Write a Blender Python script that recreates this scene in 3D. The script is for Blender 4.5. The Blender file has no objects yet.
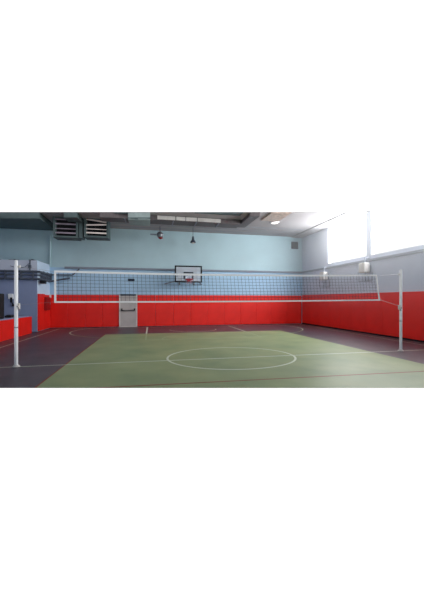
import bpy, bmesh, math, random
from mathutils import Vector, Matrix
random.seed(4)
PI = math.pi
scene = bpy.context.scene
C = scene.collection

# ------------------------------------------------------------------ camera, sky, exposure
YAW = math.radians(11.8)
cam_d = bpy.data.cameras.new('camera'); cam = bpy.data.objects.new('camera', cam_d); C.objects.link(cam)
cam_d.sensor_fit = 'HORIZONTAL'; cam_d.sensor_width = 36; cam_d.lens = 36*296/424
cam.location = (0, 0, 1.6); cam.rotation_euler = (PI/2, 0, -YAW)
cam_d.clip_start = .05; cam_d.clip_end = 200
scene.camera = cam

world = bpy.data.worlds.new('overcast_sky'); scene.world = world; world.use_nodes = True
wn = world.node_tree; wn.nodes.clear()
# plain white cloud ahead (+Y), dimmer elsewhere
def wnode(t, op=None, a=None, b=None):
    n = wn.nodes.new(t)
    if op: n.operation = op
    for i, v in enumerate((a, b)):
        if v is None: continue
        if isinstance(v, float): n.inputs[i].default_value = v
        else: wn.links.new(v, n.inputs[i])
    return n.outputs[0]
def ramp(v, f0, f1, t0, t1):
    n = wn.nodes.new('ShaderNodeMapRange'); wn.links.new(v, n.inputs['Value'])
    for k, q in zip(('From Min', 'From Max', 'To Min', 'To Max'), (f0, f1, t0, t1)): n.inputs[k].default_value = q
    return n.outputs[0]
tc = wn.nodes.new('ShaderNodeTexCoord'); sx = wn.nodes.new('ShaderNodeSeparateXYZ'); wn.links.new(tc.outputs['Generated'], sx.inputs[0])
SKY_AHEAD, SKY_REST = 1.12, 1.2
absz = wnode('ShaderNodeMath', 'ABSOLUTE', sx.outputs['Z'])
ahead = wnode('ShaderNodeMath', 'MULTIPLY', ramp(sx.outputs['Y'], .33, .5, SKY_REST, SKY_AHEAD), ramp(absz, .73, .86, 1, .15))
bg = wn.nodes.new('ShaderNodeBackground'); wo = wn.nodes.new('ShaderNodeOutputWorld')
wn.links.new(ahead, bg.inputs['Strength']); bg.inputs['Color'].default_value = (1, 1, 1, 1)
wn.links.new(bg.outputs[0], wo.inputs[0])

# glaring daylight standing just outside the two windows of the right wall
for n_, (ly0, ly1, watts) in enumerate(((12.35, 15.4, 480), (7.2, 12.0, 580))):
    ld = bpy.data.lights.new('window_daylight', 'AREA'); ld.shape = 'RECTANGLE'; ld.size = ly1-ly0; ld.size_y = 2.1; ld.energy = watts
    ld.color = (.95, .98, 1)
    lo = bpy.data.objects.new('window_daylight', ld); C.objects.link(lo)
    lo.location = (10.45, (ly0+ly1)/2, 4.78); lo.rotation_euler = (PI/2, 0, PI/2)

vs = scene.view_settings
vs.view_transform = 'Standard'; vs.look = 'None'; vs.exposure = 0.0; vs.gamma = 1; vs.use_curve_mapping = False

# ------------------------------------------------------------------ helpers
def lin(r, g, b):
    f = lambda c: (c/255/12.92) if c/255 <= .04045 else ((c/255+.055)/1.055)**2.4
    return (f(r), f(g), f(b), 1)

def mat(name, rgb, rough=.6, metal=0, var=.12, scale=3, bump=0, spec=.5, rgb2=None, stretch=None):
    m = bpy.data.materials.new(name); m.use_nodes = True
    n = m.node_tree; p = n.nodes['Principled BSDF']
    p.inputs['Roughness'].default_value = rough; p.inputs['Metallic'].default_value = metal
    p.inputs['Specular IOR Level'].default_value = spec
    t = n.nodes.new('ShaderNodeTexCoord'); mp = n.nodes.new('ShaderNodeMapping')
    if stretch: mp.inputs['Scale'].default_value = stretch
    nz = n.nodes.new('ShaderNodeTexNoise'); nz.inputs['Scale'].default_value = scale; nz.inputs['Detail'].default_value = 5
    cr = n.nodes.new('ShaderNodeValToRGB')
    c = lin(*rgb); c2 = lin(*rgb2) if rgb2 else c
    cr.color_ramp.elements[0].position = .3; cr.color_ramp.elements[1].position = .7
    cr.color_ramp.elements[0].color = tuple(x*(1-var) for x in c[:3])+(1,)
    cr.color_ramp.elements[1].color = tuple(min(1, x*(1+var)) for x in c2[:3])+(1,)
    n.links.new(t.outputs['Object'], mp.inputs[0]); n.links.new(mp.outputs[0], nz.inputs['Vector'])
    n.links.new(nz.outputs['Fac'], cr.inputs[0]); n.links.new(cr.outputs[0], p.inputs['Base Color'])
    if bump:
        b = n.nodes.new('ShaderNodeBump'); b.inputs['Strength'].default_value = bump
        n2 = n.nodes.new('ShaderNodeTexNoise'); n2.inputs['Scale'].default_value = scale*12
        n.links.new(t.outputs['Object'], n2.inputs['Vector'])
        n.links.new(n2.outputs['Fac'], b.inputs['Height']); n.links.new(b.outputs[0], p.inputs['Normal'])
    return m

def glassy(name, rgb, opacity, rough=.1):
    m = bpy.data.materials.new(name); m.use_nodes = True
    n = m.node_tree; p = n.nodes['Principled BSDF']
    p.inputs['Base Color'].default_value = lin(*rgb); p.inputs['Roughness'].default_value = rough
    p.inputs['Alpha'].default_value = opacity
    nz = n.nodes.new('ShaderNodeTexNoise'); nz.inputs['Scale'].default_value = 2
    mrr = n.nodes.new('ShaderNodeMapRange'); mrr.inputs['To Min'].default_value = opacity*.85; mrr.inputs['To Max'].default_value = min(1, opacity*1.15)
    n.links.new(nz.outputs['Fac'], mrr.inputs['Value']); n.links.new(mrr.outputs[0], p.inputs['Alpha'])
    return m

def box(bm, x0, x1, y0, y1, z0, z1, bevel=0):
    r = bmesh.ops.create_cube(bm, size=1, matrix=Matrix.Translation(((x0+x1)/2, (y0+y1)/2, (z0+z1)/2)) @
                              Matrix.Diagonal((x1-x0, y1-y0, z1-z0, 1)))
    if bevel:
        es = list({e for v in r['verts'] for e in v.link_edges})
        bmesh.ops.bevel(bm, geom=es, offset=bevel, segments=2, affect='EDGES', profile=.6)

def tube(bm, p0, p1, r, seg=10, r2=None):
    p0, p1 = Vector(p0), Vector(p1); d = p1-p0; L = d.length
    q = d.to_track_quat('Z', 'Y').to_matrix().to_4x4()
    bmesh.ops.create_cone(bm, cap_ends=True, segments=seg, radius1=r, radius2=r if r2 is None else r2, depth=L,
                          matrix=Matrix.Translation((p0+p1)/2) @ q)

def path(bm, pts, r, seg=6):
    for a, b in zip(pts, pts[1:]): tube(bm, a, b, r, seg)

def lathe(bm, prof, cx, cy, seg=20):
    rings = []
    for r, z in prof:
        rings.append([bm.verts.new((cx+r*math.cos(2*PI*k/seg), cy+r*math.sin(2*PI*k/seg), z)) for k in range(seg)])
    for a, b in zip(rings, rings[1:]):
        for k in range(seg): bm.faces.new((a[k], a[(k+1) % seg], b[(k+1) % seg], b[k]))
    bm.faces.new(rings[0][::-1]); bm.faces.new(rings[-1])

def poly(bm, pts):
    bm.faces.new([bm.verts.new(p) for p in pts])

FWD = Vector((math.sin(YAW), math.cos(YAW), 0))
def cutaway(bm, depth):
    """keep only what lies beyond the edge where the modelled part of the hall begins"""
    g = bm.verts[:]+bm.edges[:]+bm.faces[:]
    r = bmesh.ops.bisect_plane(bm, geom=g, plane_co=FWD*depth, plane_no=-FWD, clear_outer=True)
    es = [e for e in r['geom_cut'] if isinstance(e, bmesh.types.BMEdge)]
    if es and any(len(e.link_faces) == 1 for e in es):
        try: bmesh.ops.holes_fill(bm, edges=es, sides=0)
        except Exception: pass

def obj(name, bm, m, parent=None, smooth=False, loc=None):
    """one mesh object; coordinates are world coordinates, shifted to the parent's base or to loc"""
    me = bpy.data.meshes.new(name)
    bmesh.ops.recalc_face_normals(bm, faces=bm.faces)
    o = bpy.data.objects.new(name, me); C.objects.link(o)
    org = Vector((0, 0, 0))
    if loc is not None: org = Vector(loc); o.location = org
    if parent is not None:
        org = Vector(parent['_org']); o.parent = parent
    if org.length: bmesh.ops.translate(bm, verts=bm.verts, vec=-org)
    bm.to_mesh(me); bm.free()
    if smooth:
        for p in me.polygons: p.use_smooth = True
        me.set_sharp_from_angle(angle=math.radians(40))
    me.materials.append(m)
    o['_org'] = tuple(org)
    return o

def tag(o, label, cat, group=None, kind=None):
    o['label'] = label; o['category'] = cat
    if group: o['group'] = group
    if kind: o['kind'] = kind
    return o

def thing(name, loc, label, cat, group=None):
    o = bpy.data.objects.new(name, None); C.objects.link(o); o.location = loc; o['_org'] = tuple(loc)
    o.empty_display_size = .1
    return tag(o, label, cat, group)

def struct(name, bm, m, parent=None, label=None, **k):
    o = obj(name, bm, m, parent, **k)
    if parent is None: o['kind'] = 'structure'
    if label: o['label'] = label
    return o
B = bmesh.new


# ------------------------------------------------------------------ materials
M_up = mat('pale_green_blue_paint', (182, 208, 216), .75, var=.05, scale=.8, bump=.05)
M_low = mat('light_blue_paint', (172, 205, 232), .7, var=.05, scale=.8, bump=.05)
M_pale = mat('lit_side_blue', (208, 228, 248), .7, var=.04)  # light blue whitened to paint in window light on the booth side
M_side = mat('side_wall_paint', (198, 204, 220), .75, var=.05, scale=.8, bump=.05)
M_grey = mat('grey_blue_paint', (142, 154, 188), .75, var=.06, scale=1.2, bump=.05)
M_ceil = mat('ceiling_board', (172, 168, 170), .85, var=.06, scale=.7)
M_duct = mat('grey_brown_duct', (98, 90, 92), .55, var=.2, scale=5, stretch=(6, 1, 1))
M_dgreen = mat('dark_green_grey_paint', (82, 98, 100), .7, var=.1)
M_slat = mat('grey_green_slat', (150, 165, 165), .5)
M_foil = mat('foil_insulation', (190, 165, 150), .35, metal=.15, var=.35, scale=6, bump=.6)
M_red = mat('red_vinyl', (238, 32, 22), .42, var=.06, scale=2)
M_cab = mat('dark_red_paint', (150, 18, 22), .4, var=.08)
M_dark = mat('dark_purple_floor', (60, 54, 66), .42, var=.16, scale=1.6, rgb2=(70, 62, 70), bump=.03)
M_green = mat('olive_green_court', (122, 142, 98), .5, var=.06, scale=.9, rgb2=(144, 154, 106), bump=.03)
M_line = mat('white_line_paint', (206, 213, 194), .6, var=.05)
M_faint = mat('worn_white_line_paint', (160, 176, 136), .6, var=.08)
M_rline = mat('red_line_paint', (135, 62, 46), .6, var=.15)
M_white = mat('white_enamel', (250, 250, 252), .35, var=.03)
M_tape = mat('white_canvas_tape', (250, 250, 252), .7, var=.03)
M_net = mat('black_net_cord', (52, 58, 72), .8, var=.1)
M_cable = mat('steel_cable', (175, 170, 175), .4, metal=.5)
M_steel = mat('steel', (150, 152, 158), .35, metal=.8)
M_black = mat('black_plastic', (12, 14, 20), .8, var=.1)
M_navy = mat('dark_navy_panel', (26, 40, 66), .4)
M_door = mat('grey_door_paint', (186, 178, 176), .4, var=.06, scale=4)
M_frame = mat('pale_door_frame', (215, 210, 206), .5)
M_pipe = mat('dark_grey_pipe', (84, 92, 106), .5, var=.12)
M_ledge = mat('grey_ledge', (135, 142, 155), .6, var=.06)
M_kick = mat('black_skirting', (22, 20, 26), .6)
M_vent = mat('dark_vent', (58, 66, 80), .6)
M_louv = mat('dull_louvre_metal', (140, 128, 142), .35, metal=.1, var=.2)
M_bright = mat('painted_glint_louvre', (250, 228, 222), .3, metal=.05, var=.15)  # near-white base colour paints in light reflected by the slats
M_glass = glassy('window_glass', (235, 245, 250), .06, .02)
M_board = glassy('acrylic_backboard', (215, 222, 232), .45, .15)
M_rim = mat('red_hoop_paint', (190, 25, 45), .4)
M_cord = mat('white_hoop_net', (170, 120, 130), .8)

# ------------------------------------------------------------------ structure
XL, XR, YB, H = -5.6, 10.1, 18.4, 5.85      # left booth line, right wall, far wall, ceiling
XF = -9.6                                   # far left end of the hall
YN = 7.88                                   # net line
CX = 2.28                                   # court axis
DF, DC = 5.38, 14.33                         # where the floor and the ceiling begin
LEDGE = 3.47

b = B(); poly(b, [(XF, 0, 0), (XR+.0, 0, 0), (XR+.0, YB, 0), (XF, YB, 0)]); cutaway(b, DF)
floor = struct('floor', b, M_dark)

def fpoly(name, pts, m, z):
    b = B(); poly(b, [(x, y, z) for x, y in pts]); cutaway(b, DF)
    return obj(name, b, m, floor)
fpoly('court_surface', [(-2.05, 0), (6.68, 0), (6.68, 14.4), (-2.05, 14.4)], M_green, .002)['label'] = 'olive green playing surface'

def line(pts, w, m=M_line, z=.004, name='court_line'):
    b = B()
    pts = [Vector((x, y, z)) for x, y in pts]
    L, R = [], []
    for i, p in enumerate(pts):
        t = (pts[min(i+1, len(pts)-1)]-pts[max(i-1, 0)]).normalized()
        nrm = Vector((-t.y, t.x, 0))*w/2
        L.append(b.verts.new(p+nrm)); R.append(b.verts.new(p-nrm))
    for i in range(len(pts)-1): b.faces.new((L[i], R[i], R[i+1], L[i+1]))
    cutaway(b, DF)
    return obj(name, b, m, floor)
def arc(cx, cy, r, a0, a1, n=64, f=1):
    return [(cx+r*math.cos(math.radians(a0+(a1-a0)*k/n)), cy+f*r*math.sin(math.radians(a0+(a1-a0)*k/n))) for k in range(n+1)]
HX, HY = CX, 16.0
line([(XL, YN), (-2.05, YN)], .045); line([(-2.05, YN), (6.68, YN)], .055, M_line); line([(6.68, YN), (9.48, YN)], .045)
line(arc(CX-.03, YN+.2, 1.79, 0, 360, 96, .87), .06, M_line)
line([(-4.92, 0), (-4.92, 17.7)], .05); line([(9.48, 0), (9.48, 17.7)], .05)
line([(-4.92, 17.7), (9.48, 17.7)], .05)
a_in = math.degrees(math.asin((14.4-HY)/(6.15*.65)))
line(arc(HX, HY, 6.15, -205, -180-a_in, 64, .65), .06); line(arc(HX, HY, 6.15, a_in, 25, 64, .65), .06)
line(arc(HX, HY, 6.15, -180-a_in, a_in, 64, .65), .05, M_faint)
for x in (CX-2.45, CX+2.45):
    line([(x, 17.7), (x, 14.4)], .07); line([(x, 14.4), (x, 12.1)], .05, M_faint)
line([(CX-2.45, 12.1), (CX+2.45, 12.1)], .05, M_faint)
line(arc(CX, 12.1, 1.8, 0, 180), .05, M_faint)
line(arc(HX, HY, 1.25, 180, 360), .05, M_line)
line([(-2.05, 5.72), (6.68, 5.5)], .045, M_rline)
line([(-2.05, 0), (-2.05, 14.4)], .035, M_rline)
line([(-2.05, 14.4), (6.68, 14.4)], .04, M_faint)

# far wall, painted in two tones that meet at the ledge
b = B(); box(b, XF, XR+.25, YB, YB+.25, 0, LEDGE); wb = struct('wall_back', b, M_low)
b = B(); box(b, XF, XR+.25, YB, YB+.25, LEDGE, H); struct('upper_paint_band', b, M_up, wb)
# right wall below the windows
YR0 = 7.2; YC = (DC-XR*math.sin(YAW))/math.cos(YAW)          # YC: ceiling edge at the right wall
SILL = 3.68
b = B(); box(b, XR, XR+.25, YR0, YB, 0, SILL)
Y1a, Y1b, Y0b = 15.45, 12.3, 12.05                          # far window from Y1b to Y1a, near one up to Y0b
box(b, XR, XR+.25, Y1a, YB, SILL, H)
box(b, XR, XR+.25, Y0b, Y1b, SILL, H-.08)
struct('wall_right', b, M_side)
for n, y0, y1, top in ((1, Y1b, Y1a, True), (2, YR0, Y0b, False)):
    b = B(); box(b, XR+.12, XR+.13, y0+.04, y1-.04, SILL+.05, H-(.05 if top else .02))
    w = struct('window_%d' % n, b, M_glass)
    b = B(); box(b, XR+.02, XR+.2, y0, y1, SILL, SILL+.05); box(b, XR+.02, XR+.2, y1-.05, y1, SILL, H-.02)
    if top: box(b, XR+.02, XR+.2, y0, y1, H-.05, H); box(b, XR+.02, XR+.2, y0, y0+.05, SILL, H)
    obj('window_frame', b, M_white, w)
# the rest of the hall behind and beside the viewpoint
b = B(); box(b, XF, XR+.25, -3.25, -3, 0, H); struct('wall_front', b, M_up)
b = B(); box(b, XF-.25, XF, -3.25, YB+.25, 0, H); struct('wall_far_left', b, M_grey)
b = B(); box(b, XR, XR+.25, -3, YR0, 0, SILL)
box(b, XR, XR+.25, -3, 6.2, SILL, H)
struct('wall_window_side', b, M_side)
b = B(); box(b, XF, XR+.25, -16, 20, H, H+.012)
r = bmesh.ops.bisect_plane(b, geom=b.verts[:]+b.edges[:]+b.faces[:], plane_co=FWD*3.9, plane_no=FWD, clear_outer=True)
r = bmesh.ops.bisect_plane(b, geom=b.verts[:]+b.edges[:]+b.faces[:], plane_co=(0, -3, 0), plane_no=(0, -1, 0), clear_outer=True)
struct('ceiling_front', b, M_ceil)
def cpt(x, d): return (x*math.cos(YAW)+d*math.sin(YAW), -x*math.sin(YAW)+d*math.cos(YAW), H)
def at_depth(X, d): return (X, (d-X*math.sin(YAW))/math.cos(YAW), H)
for pts_ in ([cpt(2.95, 3.9), at_depth(XR+.25, 3.9), (XR+.25, cpt(8.14, 11)[1], H), cpt(8.14, 11)],
             [cpt(-2.95, 3.9), cpt(-.74*DC, DC), at_depth(XF-.25, DC), at_depth(XF-.25, 3.9)]):
    b = B(); poly(b, pts_); poly(b, [(x, y, z+.012) for x, y, z in pts_]); struct('ceiling_side', b, M_ceil)
# pale soffit over the windows
b = B(); box(b, 9.3, XR, 0, YB, H-.05, H-.001); cutaway(b, DC+.02); struct('trim_4', b, M_ceil)
# scattering volume added to imitate the glare around the windows
mh = bpy.data.materials.new('glare_haze'); mh.use_nodes = True; hn = mh.node_tree; hn.nodes.clear()
ho = hn.nodes.new('ShaderNodeOutputMaterial'); hv = hn.nodes.new('ShaderNodeVolumeScatter')
hv.inputs['Anisotropy'].default_value = .6; hn.links.new(hv.outputs[0], ho.inputs['Volume'])
ht = hn.nodes.new('ShaderNodeTexCoord'); hx = hn.nodes.new('ShaderNodeSeparateXYZ'); hn.links.new(ht.outputs['Object'], hx.inputs[0])
def hramp(v, f0, f1, t1):
    n = hn.nodes.new('ShaderNodeMapRange'); n.interpolation_type = 'SMOOTHSTEP'; hn.links.new(v, n.inputs['Value'])
    n.inputs['From Min'].default_value = f0; n.inputs['From Max'].default_value = f1; n.inputs['To Max'].default_value = t1
    return n.outputs[0]
hm = hn.nodes.new('ShaderNodeMath'); hm.operation = 'MULTIPLY'
hn.links.new(hramp(hx.outputs['X'], 3, 10, .03), hm.inputs[0]); hn.links.new(hramp(hx.outputs['Z'], .1, 4.4, 1), hm.inputs[1])
hn.links.new(hm.outputs[0], hv.inputs['Density'])
b = B(); box(b, 3.6, XR-.13, -2.9, YB-.13, .3, H-.06)
hz = obj('haze', b, mh); tag(hz, 'thin haze volume added to imitate the glare by the windows', 'haze', kind='stuff')
# grey ledges along both walls
b = B(); box(b, XL+.8, XR-.1, YB-.1, YB, LEDGE-.06, LEDGE+.05, .01); struct('trim_1', b, M_ledge)
b = B(); box(b, XR-.1, XR, YR0, YB-.1, LEDGE-.06, LEDGE+.04, .01); struct('trim_2', b, M_ledge)
# skirting
b = B(); box(b, XR-.02, XR, YR0, YB-.02, 0, .07); struct('baseboard_right', b, M_kick)
# corner booth at the left end: storeroom walls lower than the hall
BT, BY = 3.6, 16.5
b = B(); box(b, XF, XL, BY, YB, 0, BT)
wl = struct('wall_left', b, M_low)
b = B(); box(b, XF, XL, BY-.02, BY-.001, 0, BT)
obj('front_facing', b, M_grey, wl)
b = B(); box(b, XL+.0005, XL+.004, BY, YB, 0, BT); obj('side_facing', b, M_pale, wl)  # side face in the whitened blue, lit look put into its colour
b = B(); box(b, XF, XL, BY-.024, BY-.0205, 3.1, BT); obj('upper_panel', b, M_side, wl)
b = B(); tube(b, (XL+.03, YB-.05, BT-.1), (XL+.03, YB-.05, 5.28), .045); struct('trim_3', b, M_up)

# ceiling with board joints, and the cut edge where the modelled part begins
b = B(); box(b, XF, XR+.25, 0, YB+.25, H, H+.012); cutaway(b, DC)
ceil = struct('ceiling', b, M_ceil)

# door
dx0, dx1 = None, None
def back_x(px, Y=YB):
    u = (px-212)/296; X = u*math.cos(YAW)+math.sin(YAW); Yd = -u*math.sin(YAW)+math.cos(YAW)
    return X/Yd*Y
dx0, dx1 = back_x(119.3), back_x(137.2)
b = B(); box(b, dx0+.07, dx1-.07, YB-.09, YB-.03, .01, 1.86)
door = struct('door_1', b, M_door)
b = B(); box(b, dx0, dx0+.07, YB-.12, YB, 0, 1.95); box(b, dx1-.07, dx1, YB-.12, YB, 0, 1.95)
box(b, dx0+.07, dx1-.07, YB-.11, YB, 0, .03)
obj('door_frame', b, M_frame, door)
b = B(); box(b, dx0+.07, dx1-.07, YB-.13, YB, 1.86, 1.95); obj('door_closer_rail', b, M_vent, door)
b = B(); tube(b, (dx0+.14, YB-.16, .98), (dx1-.14, YB-.16, .98), .02)
for x in (dx0+.16, dx1-.16): box(b, x-.03, x+.03, YB-.19, YB-.09, .95, 1.1, .008)
obj('door_handle', b, M_black, door)['label'] = 'black push bar'

# ------------------------------------------------------------------ red wall pads
def pad_bm(w, h, axis):
    b = B(); g = .003
    if axis == 'x': box(b, g, w-g, -.06, 0, .02, h, .014)
    else: box(b, -.06, 0, g, w-g, .07, h, .014)
    return b
PH = 1.9
ordn = ['first', 'second', 'third', 'fourth', 'fifth', 'sixth', 'seventh', 'eighth', 'ninth', 'tenth', 'eleventh']
def pads(x0, x1, n, ids, label):
    w = (x1-x0)/n
    src = obj('wall_pad', pad_bm(w, PH, 'x'), M_red); src.location = (x0, YB-.001, 0)
    for k in range(n):
        o = src if k == 0 else src.copy()
        if k: C.objects.link(o)
        o.location = (x0+k*w, YB-.001, 0)
        tag(o, label(k), 'wall pad', 'red padded panels along the walls')
pads(XL+.02, dx0-.01, 4, 0, lambda k: 'red padded wall panel on the far wall, %s to the left of the grey door' % ordn[3-k])
pads(dx1+.01, XR-.08, 10, 0, lambda k: 'red padded wall panel on the far wall, %s to the right of the grey door' % ordn[k])
nR = 11; wR = (YB-.09-YR0)/nR
src = obj('wall_pad', pad_bm(wR, PH+.03, 'y'), M_red)
for k in range(nR):
    o = src if k == 0 else src.copy()
    if k: C.objects.link(o)
    o.location = (XR-.001, YB-.08-(k+1)*wR, 0)
    tag(o, 'red padded panel on the window wall, %s one from the far corner' % ordn[k], 'wall pad', 'red padded panels along the walls')
# booth side: two pads with the cabinet between
b = B(); box(b, XL+.001, XL+.06, BY+.0, BY+.93, 0.02, PH+.02, .018); o = obj('wall_pad', b, M_red)
tag(o, 'red padded panel on the booth side wall, at its front corner', 'wall pad', 'red padded panels along the walls')
b = B(); box(b, XL+.001, XL+.06, BY+.945, YB-.08, 0.02, PH-.02, .018); o = obj('wall_pad', b, M_red)
tag(o, 'red padded panel on the booth side wall, under the dark red cabinet by the corner', 'wall pad', 'red padded panels along the walls')
t = thing('hose_cabinet', (XL+.06, 17.55, 1.05), 'small dark red cabinet fixed on the red panels at the left corner', 'cabinet')
b = B(); box(b, XL+.061, XL+.17, 17.3, 17.95, 1.05, 1.75, .01); obj('body', b, M_cab, t)
b = B(); box(b, XL+.17, XL+.185, 17.33, 17.92, 1.08, 1.72, .004); d_ = obj('door', b, M_cab, t)
b = B(); box(b, XL+.185, XL+.2, 17.85, 17.88, 1.35, 1.45); obj('handle', b, M_steel, d_)
b = B(); box(b, XL+.061, XL+.13, 18.1, 18.25, 1.72, 1.9, .01)
tag(obj('wall_switch', b, M_frame), 'tiny pale box on the wall above the red panels at the left corner', 'switch')

# low red barrier of the booth with its counter and what stands on it
t = thing('barrier', (XL, 13, 0), 'low red barrier with a grey top in front of the booth at the left edge', 'barrier')
b = B(); box(b, XL-.1, XL, 10.6, 15.8, 0, .8, .01); obj('front_panel', b, M_red, t)
b = B(); box(b, XL-.62, XL-.101, 10.6, 15.78, .76, .84, .01); obj('counter', b, M_grey, t)
for y in (10.7, 12.3, 14, 15.6): b = B(); box(b, XL-.55, XL-.49, y, y+.06, 0, .76); obj('support', b, M_pipe, t)
t = thing('loudspeaker', (-6.0, 13.36, .84), 'tall black loudspeaker box standing on the booth counter at the left edge', 'loudspeaker')
b = B(); box(b, -6.13, -5.85, 13.1, 13.62, .84, 1.86, .03); obj('cabinet', b, M_black, t)
b = B(); box(b, -6.10, -5.88, 13.085, 13.1, .87, 1.82); obj('grille', b, M_black, t)
b = B(); lathe(b, [(.05, 1.86), (.03, 1.89)], -5.98, 13.3); obj('handle', b, M_black, t)
def back_pt(px, row, Y):
    u = (px-212)/296; s = Y/(-u*math.sin(YAW)+math.cos(YAW))
    return Vector(((u*math.cos(YAW)+math.sin(YAW))*s, Y, 1.6+(300-row)/296*s))
p = back_pt(11.5, 297, BY-.03)
t = thing('wall_phone', (p.x, BY-.02, p.z-.3), 'small white wall fitting with a black handset below on the grey booth wall', 'telephone')
b = B(); box(b, p.x-.13, p.x+.1, BY-.12, BY-.025, p.z-.1, p.z+.16, .03); obj('body', b, M_white, t)
b = B(); box(b, p.x-.02, p.x+.08, BY-.16, BY-.121, p.z-.28, p.z-.02, .02)
tube(b, (p.x+.06, BY-.13, p.z-.28), (p.x+.12, BY-.08, p.z-.42), .03); box(b, p.x+.06, p.x+.18, BY-.12, BY-.025, p.z-.46, p.z-.36, .01); obj('handset', b, M_black, t)
p = back_pt(11.5, 315.5, 15.2)
t = thing('telephone', (-6.0, 14.9, .84), 'low black device lying on the booth counter behind the left pole', 'device')
b = B(); box(b, -6.1, -5.85, 14.2, 14.75, .841, .93, .02); obj('body', b, M_black, t)
b = B(); box(b, -6.06, -5.89, 14.28, 14.5, .93, .96, .01); obj('keypad', b, M_vent, t)

# pipes round the booth
t = thing('pipe_run', (XL+.12, BY-.14, 2.6), 'pair of dark grey pipes running along the booth wall and round its corner', 'pipes')
for z, r, ye in ((3.03, .05, YB-.1), (2.86, .035, 17.9), (2.66, .05, YB-.1)):
    b = B(); path(b, [(XF+.02, BY-.14, z), (XL+.14, BY-.14, z), (XL+.14, ye, z)], r, 8); obj('pipe', b, M_pipe, t)
for x in (-8.3, -7.7, -7.0, -6.3, -5.75):
    b = B(); box(b, x-.015, x+.015, BY-.2, BY-.025, 2.6, 3.09); obj('bracket', b, M_pipe, t)
for y in (16.9, 17.5, 18.1):
    b = B(); box(b, XL+.005, XL+.2, y-.015, y+.015, 2.6, 3.09); obj('bracket', b, M_pipe, t)
b = B(); path(b, [(XL+.14, YB-.15, 3.03), (XL+1.25, YB-.15, 3.03), (XL+1.6, YB-.12, 3.4)], .035, 8)
path(b, [(XL+.14, YB-.15, 2.66), (XL+1.1, YB-.15, 2.86)], .045, 8); obj('pipe', b, M_pipe, t)
t = thing('floodlight', (XL+.25, 16.7, 2.5), 'small dark lamp hanging under the pipes at the booth corner', 'lamp')
b = B(); box(b, XL+.08, XL+.3, 16.62, 16.9, 2.44, 2.606, .02); obj('housing', b, M_black, t)
b = B(); box(b, XL+.11, XL+.27, 16.65, 16.87, 2.425, 2.44); obj('lens', b, M_frame, t)
# conduit with a junction on the booth front
t = thing('conduit', (-6.0, BY-.03, 3.1), 'thin dark conduit looping over the grey booth wall above the pipes', 'conduit')
b = B(); path(b, [(-5.92, BY-.05, 3.1), (-5.92, BY-.05, 3.6)], .035); path(b, [(-5.95, BY-.05, 3.45), (-6.15, BY-.05, 3.25), (-6.5, BY-.05, 3.2), (-6.8, BY-.05, 3.3)], .012)
obj('cable', b, M_pipe, t)
b = B(); box(b, -5.99, -5.86, BY-.1, BY-.025, 3.2, 3.36, .01); obj('junction_box', b, M_pipe, t)
for k, (x, w, h) in enumerate(((-5.78, .3, .07), (-6.5, .5, .05), (-7.35, .4, .06))):
    b = B(); box(b, x-w, x, 16.7, 16.9, BT, BT+h, .015); tube(b, (x-w/2, 16.8, BT+h-.01), (x-w/2, 16.8, BT+h+.03), .05)
    tag(obj('storage_box', b, M_pipe), ['flat dark box on the booth roof, nearest the corner', 'flat dark box on the booth roof, middle of three',
        'flat dark box on the booth roof, nearest the left edge'][k], 'box', 'flat boxes on the booth roof')

# ------------------------------------------------------------------ ceiling equipment
def duct(x0, x1, y0, y1, z0, m, label, name='air_duct', cat='duct', ribs=0, depth=DC, top=H):
    o_ = (max(x0, -6), min(y1, YB)-.1, z0)
    t = thing(name, ((x0+x1)/2, y1, z0), label, cat)
    b = B(); box(b, x0, x1, y0, y1, z0, top-.001); cutaway(b, depth); obj('casing', b, m, t)
    if ribs:
        b = B()
        if x1-x0 > y1-y0:
            n = int((x1-x0)/ribs)
            for k in range(1, n): xx = x0+k*(x1-x0)/n; b = B(); box(b, xx-.025, xx+.025, y0-.02, y1+.02, z0-.03, z0-.001); obj('flange', b, M_ledge, t)
            b = B()
        else:
            n = max(2, int((y1-y0)/ribs))
            for k in range(1, n): yy = y0+k*(y1-y0)/n; box(b, x0-.02, x1+.02, yy-.025, yy+.025, z0-.03, z0-.001)
        cutaway(b, depth+.05)
        if b.verts: obj('flange', b, M_ledge, t)
        else: b.free()
    return t
t = duct(-2.4, 4.7, 15.05, 15.9, 5.6, M_duct, 'long grey brown duct running across under the ceiling', ribs=1.1)
t['_org'] = tuple(t.location)
for x0_, x1_ in ((.35, 1.25), (1.29, 1.75), (1.79, 2.35), (2.39, 3.6)):
    b = B(); box(b, x0_, x1_, 15.0, 15.049, 5.63, 5.82, .012); obj('side_board', b, M_frame, t)['label'] = 'pale board on the duct side'
duct(4.75, 5.2, 11, 15.9, 5.66, M_duct, 'grey brown duct running towards the window side, nearest the foil patch', ribs=.0)
duct(back_x(79, 16.4), back_x(82.5, 16.4), 16.4, 17.0, 4.82, M_dgreen, 'dark green grey box wedged between the two louvred units')
duct(-4.1, -3.45, 12, 16.3, 5.6, M_dgreen, 'dark green grey duct running towards the gap between the louvred units')
duct(-9.4, -5.25, 15.2, 18.35, 5.55, M_dgreen, 'wide dark green grey duct above the booth in the upper left corner')
duct(-3.2, -.2, 13.7, 15.0, 5.8, M_dgreen, 'short dark duct at the near edge of the ceiling')
duct(.4, 4.4, 13.5, 14.2, 5.8, M_dgreen, 'dark duct at the near edge of the ceiling in the middle')
duct(5.75, 6.7, 12.3, 14.8, 5.8, M_foil, 'wrinkled foil covered duct beside the ceiling light', ribs=0)
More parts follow.
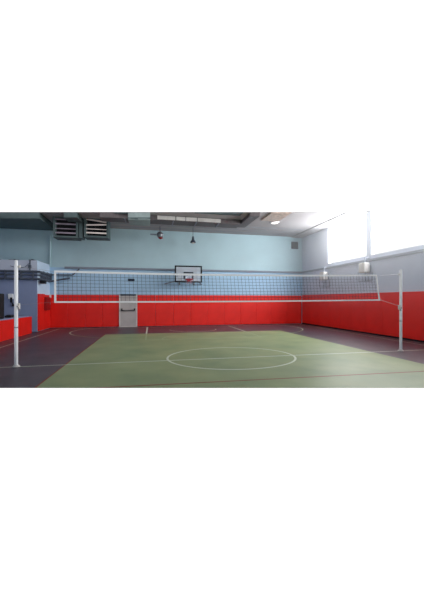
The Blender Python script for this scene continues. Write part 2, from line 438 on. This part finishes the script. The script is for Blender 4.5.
# slatted panel
t = thing('ceiling_grille', (-.75, 15.7, 5.55), 'greenish slatted panel hanging across the duct in the upper middle', 'grille')
b = B(); box(b, -1.05, 0, 13.5, 16.05, 5.54, 5.599)
cutaway(b, DC); obj('frame', b, M_dgreen, t)
b = B(); box(b, -1.05, 0, 13.5, 15.04, 5.6, H-.002); cutaway(b, DC); obj('housing', b, M_slat, t)
for k in range(9):
    y = 14.5+k*.17
    b = B(); box(b, -1.05, 0, y, y+.09, 5.5, 5.539); cutaway(b, DC)
    if b.verts: obj('slat', b, M_slat, t)
    else: b.free()
# hangers: thin rods between duct and ceiling boards
for k, (x, y, w) in enumerate(((.35, 15.85, .5), (.95, 15.9, .5), (1.55, 16, .55), (2.1, 15.8, .4), (2.9, 15.9, .6), (3.6, 15.9, .5))):
    b = B(); path(b, [(x, 15.93, 5.62), (x+.1, 15.93+w, 5.82)], .022, 6)
    tag(obj('hanger_strap', b, M_pipe), 'dark strap tying the long duct to the ceiling, %s from the left' % ordn[k], 'strap', 'straps of the long duct')
# ceiling board joints as slim battens
for k, y in enumerate((16.4, 17.1, 17.8)):
    b = B(); box(b, -4.3, XR, y-.02, y+.02, H-.012, H-.001); obj('batten', b, M_ledge, ceil)
# ceiling lights near the foil
t = thing('ceiling_light', (6.65, 15.1, 5.8), 'small bright round ceiling light beside the foil covered duct', 'lamp')
b = B(); lathe(b, [(.2, 5.80), (.24, 5.82), (.24, 5.849)], 6.65, 15.1); obj('housing', b, M_white, t)
ml = bpy.data.materials.new('lit_diffuser'); ml.use_nodes = True
pp = ml.node_tree.nodes['Principled BSDF']; pp.inputs['Emission Color'].default_value = (1, .95, .9, 1); pp.inputs['Emission Strength'].default_value = 2
b = B(); lathe(b, [(.08, 5.77), (.17, 5.785), (.19, 5.80)], 6.65, 15.1); obj('diffuser', b, ml, t)

# two louvred air units high on the far wall
def air_unit(pxa, pxb, ra, rb, m, label, skew):
    Y = 16.35
    a = back_pt(pxa, rb, Y); c = back_pt(pxb, ra, Y)
    x0, x1, z0, z1 = a.x, c.x, a.z, H-.002
    Y2 = Y+.8
    t = thing('air_unit', ((x0+x1)/2, Y2, z0), label, 'air unit', 'louvred air units on the far wall')
    b = B(); f = .1
    box(b, x0, x0+f, Y, Y2, z0, z1); box(b, x1-f, x1, Y, Y2, z0, z1)
    box(b, x0+f, x1-f, Y, Y2, z0, z0+f*.9); box(b, x0+f, x1-f, Y, Y2, z1-f*.5, z1); box(b, x0+f, x1-f, Y2-.1, Y2, z0+f, z1-f*.5)
    obj('casing', b, M_dgreen, t)
    h = z1-z0-.1; n = 4
    for k in range(n):
        zz = z0+.24+(k)*h*.24
        b = B(); th = .075 if k != 1 else .04; s = skew*(.06 if k == 3 else (-.03 if k == 2 else 0))
        vs_ = [(x0+f, Y+.01, zz-.04+s), (x1-f, Y+.01, zz-.04-s), (x1-f, Y+.18, zz+.0-s), (x0+f, Y+.18, zz+.0+s)]
        up = [(x, y, z+th) for x, y, z in vs_]
        poly(b, vs_); poly(b, up)
        for i in range(4): j = (i+1) % 4; poly(b, [vs_[i], vs_[j], up[j], up[i]])
        bmesh.ops.remove_doubles(b, verts=b.verts, dist=1e-5)
        obj('louvre', b, m, t)
    b = B(); box(b, x0+f, x1-f, Y+.3, Y+.32, z0+f, z1-f*.5); obj('filter', b, M_black, t)
air_unit(53, 78, 216, 237, M_louv, 'louvred air unit with dull grey slats high on the wall at upper left', 0)
air_unit(84, 108.5, 217.5, 237, M_bright, 'louvred air unit with pinkish metal slats painted bright as if reflecting, one crooked, at upper left', 1)

# hanging lamps
p = back_pt(160, 235, 17.3)
t = thing('globe_lamp', tuple(p), 'round grey globe lamp hanging from the ceiling left of the basketball board', 'lamp')
b = B(); tube(b, (p.x, p.y, p.z+.15), (p.x, p.y, H), .02); obj('rod', b, M_pipe, t)
b = B(); lathe(b, [(.02, p.z-.2), (.12, p.z-.17), (.19, p.z-.06), (.2, p.z+.03), (.15, p.z+.13), (.06, p.z+.19)], p.x, p.y); obj('globe', b, M_steel, t, True)
b = B(); lathe(b, [(.05, p.z-.24), (.11, p.z-.2), (.13, p.z-.16)], p.x+.03, p.y-.03); obj('lens', b, M_cab, t, True)
b = B(); box(b, p.x-.55, p.x-.21, p.y-.06, p.y+.06, p.z-.02, p.z+.05, .02); obj('shadow_bar', b, M_ledge, t)  # grey bar standing in for the shadow the globe casts leftwards
p = back_pt(193, 242, 17.3)
t = thing('bell_lamp', tuple(p), 'small dark bell shaped lamp on a long rod above the basketball board', 'lamp')
b = B(); tube(b, (p.x, p.y, p.z+.3), (p.x, p.y, H), .015); obj('rod', b, M_pipe, t)
b = B(); lathe(b, [(.17, p.z-.04), (.15, p.z+.03), (.08, p.z+.12), (.05, p.z+.32)], p.x, p.y); obj('shade', b, M_vent, t, True)
b = B(); lathe(b, [(.03, p.z-.1), (.08, p.z-.07), (.07, p.z-.03)], p.x, p.y); obj('bulb', b, M_frame, t, True)

# vent, sign
p = back_pt(294.5, 245.5, YB)
t = thing('wall_vent', (p.x, YB, p.z-.24), 'dark square vent high on the far wall near the right corner', 'vent')
b = B(); s = .235
box(b, p.x-s, p.x-s+.04, YB-.06, YB, p.z-s, p.z+s); box(b, p.x+s-.04, p.x+s, YB-.06, YB, p.z-s, p.z+s)
box(b, p.x-s+.04, p.x+s-.04, YB-.06, YB, p.z-s, p.z-s+.04); box(b, p.x-s+.04, p.x+s-.04, YB-.06, YB, p.z+s-.04, p.z+s)
obj('frame', b, M_vent, t)
b = B(); box(b, p.x-s+.04, p.x+s-.04, YB-.02, YB-.001, p.z-s+.04, p.z+s-.04); obj('backing', b, M_black, t)
for k in range(5):
    z = p.z-.16+k*.08; b = B(); box(b, p.x-s+.04, p.x+s-.04, YB-.05, YB-.02, z-.02, z+.025); obj('slat', b, M_vent, t)
p = back_pt(131.3, 280, YB)
t = thing('exit_sign', (p.x, YB, p.z-.07), 'small dark blue sign on the far wall above the grey door', 'sign')
b = B(); box(b, p.x-.19, p.x+.19, YB-.06, YB, p.z-.07, p.z+.07, .01); obj('housing', b, M_black, t)
b = B(); box(b, p.x-.17, p.x+.17, YB-.064, YB-.06, p.z-.05, p.z+.05); obj('face', b, M_navy, t)

# ------------------------------------------------------------------ basketball hoop on the far wall
Y = 17.45
a = back_pt(174.8, 282.3, Y); c = back_pt(202, 266, Y)
x0, x1, z0, z1 = a.x, c.x, a.z, c.z
xc = (x0+x1)/2
t = thing('basketball_hoop', (xc, YB, z0), 'wall mounted basketball hoop with a see-through board and black edges', 'basketball hoop')
b = B(); box(b, x0+.05, x1-.05, Y, Y+.03, z0+.05, z1-.05); obj('backboard', b, M_board, t)
b = B(); w = .08
box(b, x0, x0+w, Y-.01, Y+.05, z0, z1); box(b, x1-w, x1, Y-.01, Y+.05, z0, z1)
box(b, x0+w, x1-w, Y-.01, Y+.05, z0, z0+w); box(b, x0+w, x1-w, Y-.01, Y+.05, z1-w, z1); obj('board_frame', b, M_black, t)
tz0, tz1 = z0+.2, z0+.62; hw = .29; w = .075
b = B(); box(b, xc-hw, xc-hw+w, Y-.012, Y-.001, tz0, tz1); box(b, xc+hw-w, xc+hw, Y-.012, Y-.001, tz0, tz1)
box(b, xc-hw+w, xc+hw-w, Y-.012, Y-.001, tz1-w, tz1); obj('target_square', b, M_black, t)
b = B(); n = 32; R = .225; rc = (xc, Y-.35, z0+.17)
pts = [(rc[0]+R*math.cos(2*PI*k/n), rc[1]+R*math.sin(2*PI*k/n), rc[2]) for k in range(n+1)]
path(b, pts, .028, 6)
box(b, xc-.09, xc+.09, Y-.14, Y-.012, rc[2]-.12, rc[2]+.02, .01)
tube(b, (xc-.07, Y-.1, rc[2]-.1), (xc-.15, Y-.2, rc[2]), .014); tube(b, (xc+.07, Y-.1, rc[2]-.1), (xc+.15, Y-.2, rc[2]), .014)
obj('rim', b, M_rim, t)
b = B()
for k in range(12):
    for s in (1, -1):
        q = []
        for j in range(4):
            an = 2*PI*(k+s*j*.5)/12; rr = R-.02-j*.025
            q.append((rc[0]+rr*math.cos(an), rc[1]+rr*math.sin(an), rc[2]-j*.09))
        path(b, q, .004, 4)
obj('hoop_net', b, M_cord, t)
for x in (xc-.45, xc+.45):
    b = B(); tube(b, (x, Y+.05, z1-.2), (x, YB-.03, z1-.05), .035); tube(b, (x, Y+.05, z0+.15), (x, YB-.03, z0+.2), .035)
    tube(b, (x, Y+.05, z0+.15), (x-.9 if x < xc else x+.5, YB-.03, z0-.05), .03)
    box(b, x-.05, x+.05, YB-.04, YB-.001, z0-.1, z1+.1)
    box(b, x-.06, x+.06, Y+.05, Y+.1, z0+.1, z1-.08)
    obj('support_frame', b, M_steel, t)

# ------------------------------------------------------------------ white heaters on the window wall
def wall_pt(px, row, X=XR):
    u = (px-212)/296; s = X/(u*math.cos(YAW)+math.sin(YAW))
    return Vector((X, (-u*math.sin(YAW)+math.cos(YAW))*s, 1.6+(300-row)/296*s))
for pxc, rt, rb, lab in ((369.3, 263, 281, 'white box heater under the pillar between the two windows'),
                         (328, 272, 287, 'white box heater on the window wall, the one nearer the far corner')):
    q = wall_pt(pxc, rt); z1 = q.z; z0 = wall_pt(pxc, rb).z; y = q.y; zm = z0+(z1-z0)*.45
    t = thing('wall_heater', (XR, y, z0), lab, 'heater', 'white heaters on the window wall')
    b = B(); box(b, XR-.42, XR-.12, y-.2, y+.22, zm, z1, .05); obj('body', b, M_frame, t)
    b = B(); box(b, XR-.12, XR, y-.08, y+.08, zm+.05, z1-.1); tube(b, (XR-.25, y, z1), (XR-.25, y, z1+.25), .03); tube(b, (XR-.25, y, z1+.25), (XR, y, z1+.25), .03)
    obj('bracket', b, M_ledge, t)
    b = B(); r = .012
    for yy in (y-.22, y+.25):
        path(b, [(XR-.4, yy, zm+.05), (XR-.4, yy, z0), (XR-.02, yy, z0), (XR-.02, yy, zm)], r, 5)
    for xx in (XR-.4, XR-.02): tube(b, (xx, y-.22, z0), (xx, y+.25, z0), r, 5)
    obj('guard', b, M_ledge, t)

# ------------------------------------------------------------------ volleyball poles and net
def pole(x, label, side, winch_z):
    t = thing('volleyball_pole', (x, YN, 0), label, 'pole', 'volleyball poles')
    b = B(); lathe(b, [(.04, .002), (.04, 2.44), (.036, 2.46), (.036, 2.53), (.026, 2.55)], x, YN, 24); obj('post', b, M_white, t, True)
    b = B(); lathe(b, [(.085, .0045), (.085, .02), (.06, .035), (.06, .05)], x, YN, 24); obj('floor_socket', b, M_frame, t, True)
    b = B(); tube(b, (x+side*.035, YN, 2.40), (x+side*.08, YN, 2.40), .016); lathe(b, [(.02, 2.37), (.024, 2.40), (.02, 2.43)], x+side*.075, YN); obj('pulley', b, M_frame, t)
    b = B(); box(b, x+side*.06-.02, x+side*.06+.02, YN-.03, YN+.03, winch_z-.07, winch_z+.07, .008)
    tube(b, (x+side*.06, YN-.03, winch_z), (x+side*.06, YN-.09, winch_z), .018)
    w_ = obj('winch', b, M_frame, t)
    b = B(); path(b, [(x+side*.06, YN-.09, winch_z), (x+side*.13, YN-.11, winch_z-.1), (x+side*.13, YN-.15, winch_z-.1)], .01); obj('crank', b, M_steel, w_)
    b = B(); lathe(b, [(.043, .93), (.043, .955)], x, YN, 20); obj('band', b, M_steel, t)
PX0, PX1 = -3.135, 7.70
pole(PX0, 'white metal volleyball pole standing on the dark floor at the left', 1, 1.45)
pole(PX1, 'white metal volleyball pole standing on the dark floor at the right', -1, 1.37)
NX0, NX1, NX1b = -2.30, 6.83, 6.95
def ztop(s): return 2.325+.06*s-.045*math.sin(PI*s)
def zbot(s): return 1.53+.05*s-.015*math.sin(PI*s)
def npt(s, t):      # s along, t 0 bottom .. 1 top
    x = NX0+(NX1b+(NX1-NX1b)*t-NX0)*s
    return Vector((x, YN+.012*math.sin(9*s)*(1-t), zbot(s)+(ztop(s)-zbot(s))*t))
t = thing('volleyball_net', (NX0, YN, 1.575), 'long black volleyball net with white tape edges stretched between the poles', 'net')
def strip(t0, t1, half=.006, n=60, s0=0, s1=1):
    b = B(); prev = None
    for k in range(n+1):
        s = s0+(s1-s0)*k/n
        A, D = npt(s, t0), npt(s, t1)
        r = [b.verts.new(v) for v in (A+Vector((0, -half, 0)), A+Vector((0, half, 0)), D+Vector((0, half, 0)), D+Vector((0, -half, 0)))]
        if prev:
            for i in range(4): j = (i+1) % 4; b.faces.new((prev[i], r[i], r[j], prev[j]))
        else: b.faces.new(r)
        prev = r
    b.faces.new(prev[::-1]); return b
obj('top_tape', strip(.935, 1), M_tape, t)
obj('bottom_tape', strip(0, .05), M_tape, t)
for s0, s1 in ((0, .005), (.995, 1)): obj('side_tape', strip(.05, .935, .006, 2, s0, s1), M_tape, t)
NR = .0036
b = B(); nv = 88
for k in range(1, nv):
    s = k/nv; tube(b, npt(s, .05), npt(s, .935), NR, 4)
for j in range(1, 8):
    tt = .05+(.935-.05)*j/8
    path(b, [npt(k/30, tt) for k in range(31)], NR, 4)
obj('mesh', b, M_net, t)
for a_, c_, r_, n_ in ((npt(0, .96), (PX0+.1, YN, 2.40), .003, 'top_cable'), (npt(1, .96), (PX1-.1, YN, 2.40), .004, 'top_cable'),
                       (npt(1, .03), (PX1-.085, YN, 1.42), .005, 'bottom_cable'), (npt(0, .03), (PX0+.085, YN, 1.48), .002, 'bottom_cable')):
    b = B(); tube(b, a_, c_, r_, 6); obj(n_, b, M_cable, t)

for o in bpy.data.objects:
    if '_org' in o: del o['_org']
